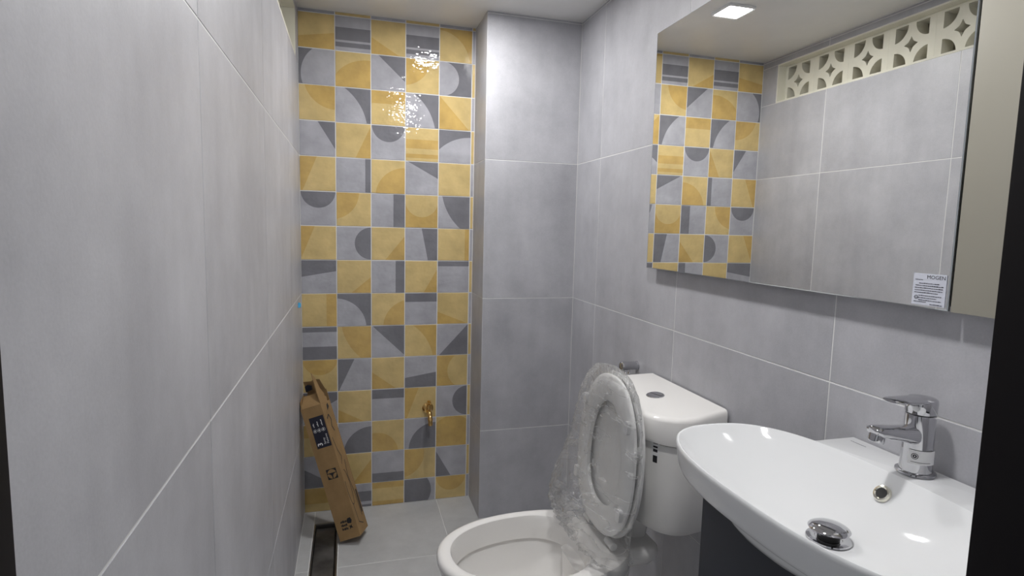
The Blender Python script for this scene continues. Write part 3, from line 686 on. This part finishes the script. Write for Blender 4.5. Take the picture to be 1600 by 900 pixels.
ob('handle', join(lathe((gx, D-.045, gz+.030), (0, 0, 1), [(0, .005), (.012, .005), (.013, .008), (.017, .008), (.018, .005)], 18), tube([(gx-.004, D-.048, gz+.045), (gx+.002, D-.062, gz+.047), (gx+.004, D-.080, gz+.044)], [.0055, .005, .004], 12, 1.0)), GOLD, gt, 40)

# blue tile wedge left in the joint of the long wall
tag(ob('tile_wedge', loft([[(x_, 2.498+a, .985+b) for a, b in ((-.011*k, -.009*k), (.011*k, -.011*k), (.012*k, .008*k), (-.008*k, .012*k))] for x_, k in ((.0005, 1.0), (.007, 1.0), (.010, .6))]), BLUE, None, 0),
    'tiny bright blue plastic wedge stuck on the grey wall', 'tile wedge')

# ---------------------------------------------------------------- linear floor drain
dr = thing('floor_drain', 'long steel channel drain in the floor along the wall', 'drain', (.101, 1.45, -.04))
y0_, y1_ = YF+.05, DY1-.001
ob('channel', join(box(DX0+.001, DX0+.003, y0_, y1_, -.044, -.004), box(DX1-.003, DX1-.001, y0_, y1_, -.044, -.004), box(DX0+.003, DX1-.003, y1_-.002, y1_, -.044, -.004), box(DX0+.003, DX1-.003, y0_, y1_-.002, -.044, -.040)), CHAN, dr, 0)
ob('rim', join(box(DX0+.0005, DX0+.006, y0_, y1_, -.004, .0012), box(DX1-.006, DX1-.0005, y0_, y1_, -.004, .0012), box(DX0+.006, DX1-.006, y1_-.0055, y1_, -.004, .0012)), STEEL, dr, 0)
ob('cover_plate', box(DX0+.009, DX1-.015, y0_, y1_-.012, -.020, -.017), CHAN, dr, 0)

# ---------------------------------------------------------------- cardboard carton leaning in the corner
def rot3(a, b, c): return Matrix.Rotation(c, 3, 'Z') @ Matrix.Rotation(b, 3, 'Y') @ Matrix.Rotation(a, 3, 'X')
RB = rot3(-.13, -.3326, -.2775)
cb = link('cardboard_box', None); cb.empty_display_size = .05
mw = RB.to_4x4(); mw.translation = Vector((.1622, 2.346, .0137)); cb.matrix_world = mw
tag(cb, 'tall opened cardboard box with black printing leaning in the corner', 'box')
bw, bd_, bl = .0885, .1059, .5692; tk = .003
ORG[cb.name] = Vector((0, 0, 0))
def panel(name, poly, o, e1, e2, e3, mt=CARD, par=cb): return ob(name, prism(poly, o, e1, e2, e3, tk), mt, par, 0)
fr_ = panel('front_panel', rect(0, bw, 0, bl), (0, 0, 0), (1, 0, 0), (0, 0, 1), (0, 1, 0))
panel('back_panel', rect(0, bw, 0, bl+.05), (0, bd_-tk, 0), (1, 0, 0), (0, 0, 1), (0, 1, 0), CARDI)
panel('side_panel', rect(tk, bd_-tk, 0, bl), (0, 0, 0), (0, 1, 0), (0, 0, 1), (1, 0, 0), CARDI)
sd = panel('side_panel', rect(tk, bd_-tk, 0, bl), (bw-tk, 0, 0), (0, 1, 0), (0, 0, 1), (1, 0, 0))
panel('bottom_panel', rect(tk, bw-tk, tk, bd_-tk), (0, 0, .001), (1, 0, 0), (0, 1, 0), (0, 0, 1))
# flaps at the open end
fe = Vector((0, .62, .78)).normalized()
panel('flap', [(0.002, 0), (bw-.002, 0), (bw-.010, .058), (.012, .060)], (0, .0005, bl), (1, 0, 0), fe, Vector((0, .78, -.62)))
re_ = Vector((-.10, 0, 1)).normalized()
panel('flap', [(tk, 0), (bd_-.028, 0), (bd_-.020, .018), (bd_-.034, .024), (bd_-.030, .034), (.056, .062), (.050, .110), (.032, .135), (.022, .085), (.008, .035)], (bw-tk, 0, bl), (0, 1, 0), re_, (1, 0, .10))['label'] = 'torn upright flap'
le_ = Vector((-.06, 0, 1)).normalized()
panel('flap', [(tk, 0), (bd_-tk, 0), (bd_-.012, .040), (.060, .052), (.040, .045), (.010, .030)], (.001, 0, bl), (0, 1, 0), (0.02, 0, 1), (1, 0, -.02), CARDI)
panel('flap', [(.004, 0), (bw-.004, 0), (bw-.012, .050), (.050, .058), (.040, .052), (.006, .060)], (0, bd_-tk, bl+.049), (1, 0, 0), Vector((0, -.25, 1)).normalized(), (0, 1, .25), CARDI)
ob('torn_print', prism([(0, 0), (.030, .004), (.034, .022), (.018, .030), (.004, .026)], (.006, bd_-.020, bl+.060), (1, 0, 0), Vector((0, -.25, 1)).normalized(), (0, 1, .25), .002), NAVY, cb, 0)
# printing on the front: navy panel, logo, marks near the foot
fo = Vector((0, -.0004, 0)); fx = Vector((1, 0, 0)); fz = Vector((0, 0, 1)); fn = Vector((0, -.0004, 0))
pn = ob('printed_panel', flat_poly(rect(.022, bw-.004, .392, .524), fo, fx, fz), NAVY, fr_, 0); pn['label'] = 'dark navy printed panel'
T1, T2 = fz, -fx      # lettering runs up the box
def btxt(s, size, a, b): return place(text_geo(s, size), fo + fn + fx*a + fz*b, T1, T2)
three = btxt('3', .030, .0480, .400); three2 = [[p + fx*.0009, None] for p in three[0]]
ob('lettering', join(three, ([p + fx*.0012 + fn*.1 for p in three[0]], three[1]), ([p + fz*.0012 + fn*.2 for p in three[0]], three[1]), btxt('Spray', .0125, .0640, .404), btxt('Patterns', .0125, .0775, .404)), WHITEI, pn, 0)
icons = []
for a in (.034, .052, .070):
    icons += [([*[fo+fn + fx*(a + r*math.cos(2*pi*i/28)) + fz*(.466 + r*math.sin(2*pi*i/28)) for i in range(28) for r in (.0066, .0076)]], [(2*i, 2*i+1, (2*i+3) % 56, (2*i+2) % 56) for i in range(28)]),
              flat_poly([(a-.003, .462), (a+.004, .465), (a+.001, .4665), (a+.003, .471), (a-.0035, .468)], fo+fn, fx, fz)]
    icons.append(place(text_geo({.034: 'Mist', .052: 'Jet', .070: 'Shower'}[a], .0085) if False else (lambda L: join(*[flat_poly(rect(0.0045*i, .0045*i+.0032, 0, .0028 + .0012*((i*7) % 3)), (0, 0, 0), (1, 0, 0), (0, 1, 0)) for i in range(L)]))({.034: 4, .052: 5, .070: 6}[a]), fo+fn + fx*(a+.002) + fz*.482, T1, T2))
ob('icons', join(*icons), WHITEI, pn, 0)
lc = (.0500, .2780); R_ = .0215
lg = ob('logo', flat_poly(rect(lc[0]-R_, lc[0]+R_, lc[1]-R_, lc[1]+R_), fo, fx, fz), INK, fr_, 0); lg['label'] = 'black square logo'
ob('logo_disc', flat_poly([(lc[0]+a*.0196, lc[1]+b*.0196) for a, b in disc(0, 0, 1, 40)], fo+fn, fx, fz), CARD, lg, 0)
fun = [(-1.02, .24), (1.02, .24), (1.02, .10), (.60, .06), (.30, -.12), (.13, -.45), (.09, -1.02), (-.09, -1.02), (-.13, -.45), (-.30, -.12), (-.60, .06), (-1.02, .10)]
ob('logo_mark', flat_poly([(lc[0]+a*.0196, lc[1]+b*.0196) for a, b in fun], fo+fn*2, fx, fz), INK, lg, 0)
mk = []
for r_ in range(3):
    a = .024
    for c_ in range(5):
        w = .0034 + .0012*((r_*3+c_) % 3); mk.append(flat_poly(rect(a, a+w, .040+.015*r_ + .001*((c_+r_) % 2), .0505+.015*r_ - .0014*((c_*2+r_) % 3)), fo, fx, fz)); a += w+.0009
ob('marks', join(*mk, flat_poly([(.053, .064), (.068, .062), (.073, .074), (.069, .086), (.057, .085), (.050, .075)], fo, fx, fz),
     flat_poly([(.056, .038), (.063, .044), (.071, .041), (.066, .050), (.068, .057), (.061, .052), (.053, .054), (.058, .047)], fo, fx, fz)), INK, fr_, 0)
# drawings on the side
so3 = Vector((bw+.0004, 0, 0)); sy = Vector((0, 1, 0))
def ribbon(pts, w):
    out = []
    for i in range(len(pts)-1):
        a, b = Vector(pts[i]), Vector(pts[i+1]); d = (b-a).normalized(); n_ = Vector((-d.y, d.x))*w/2
        out.append(flat_poly([tuple(a+n_), tuple(a-n_), tuple(b-n_), tuple(b+n_)], so3, sy, fz))
    return join(*out)
arcp = [(.030 + .022*math.sin(t), .20 + .075*math.cos(t)) for t in [pi*2*i/22 for i in range(19)]]
for g_ in (ribbon(arcp, .0036), ribbon([(.025, .13), (.03, .05), (.07, .03)], .0036), ribbon([(.07, .31), (.055, .24), (.075, .15), (.080, .06)], .004), ribbon([(.015, .42), (.03, .36), (.05, .33), (.03, .30)], .0036),
     ribbon([(.022, .50), (.045, .515), (.060, .49), (.045, .465), (.06, .44)], .006), flat_poly(rect(.085, .097, .07, .17), so3, sy, fz), flat_poly([(.05, .53), (.075, .545), (.07, .562), (.055, .555)], so3, sy, fz)):
    ob('drawing', g_, INK, sd, 0)
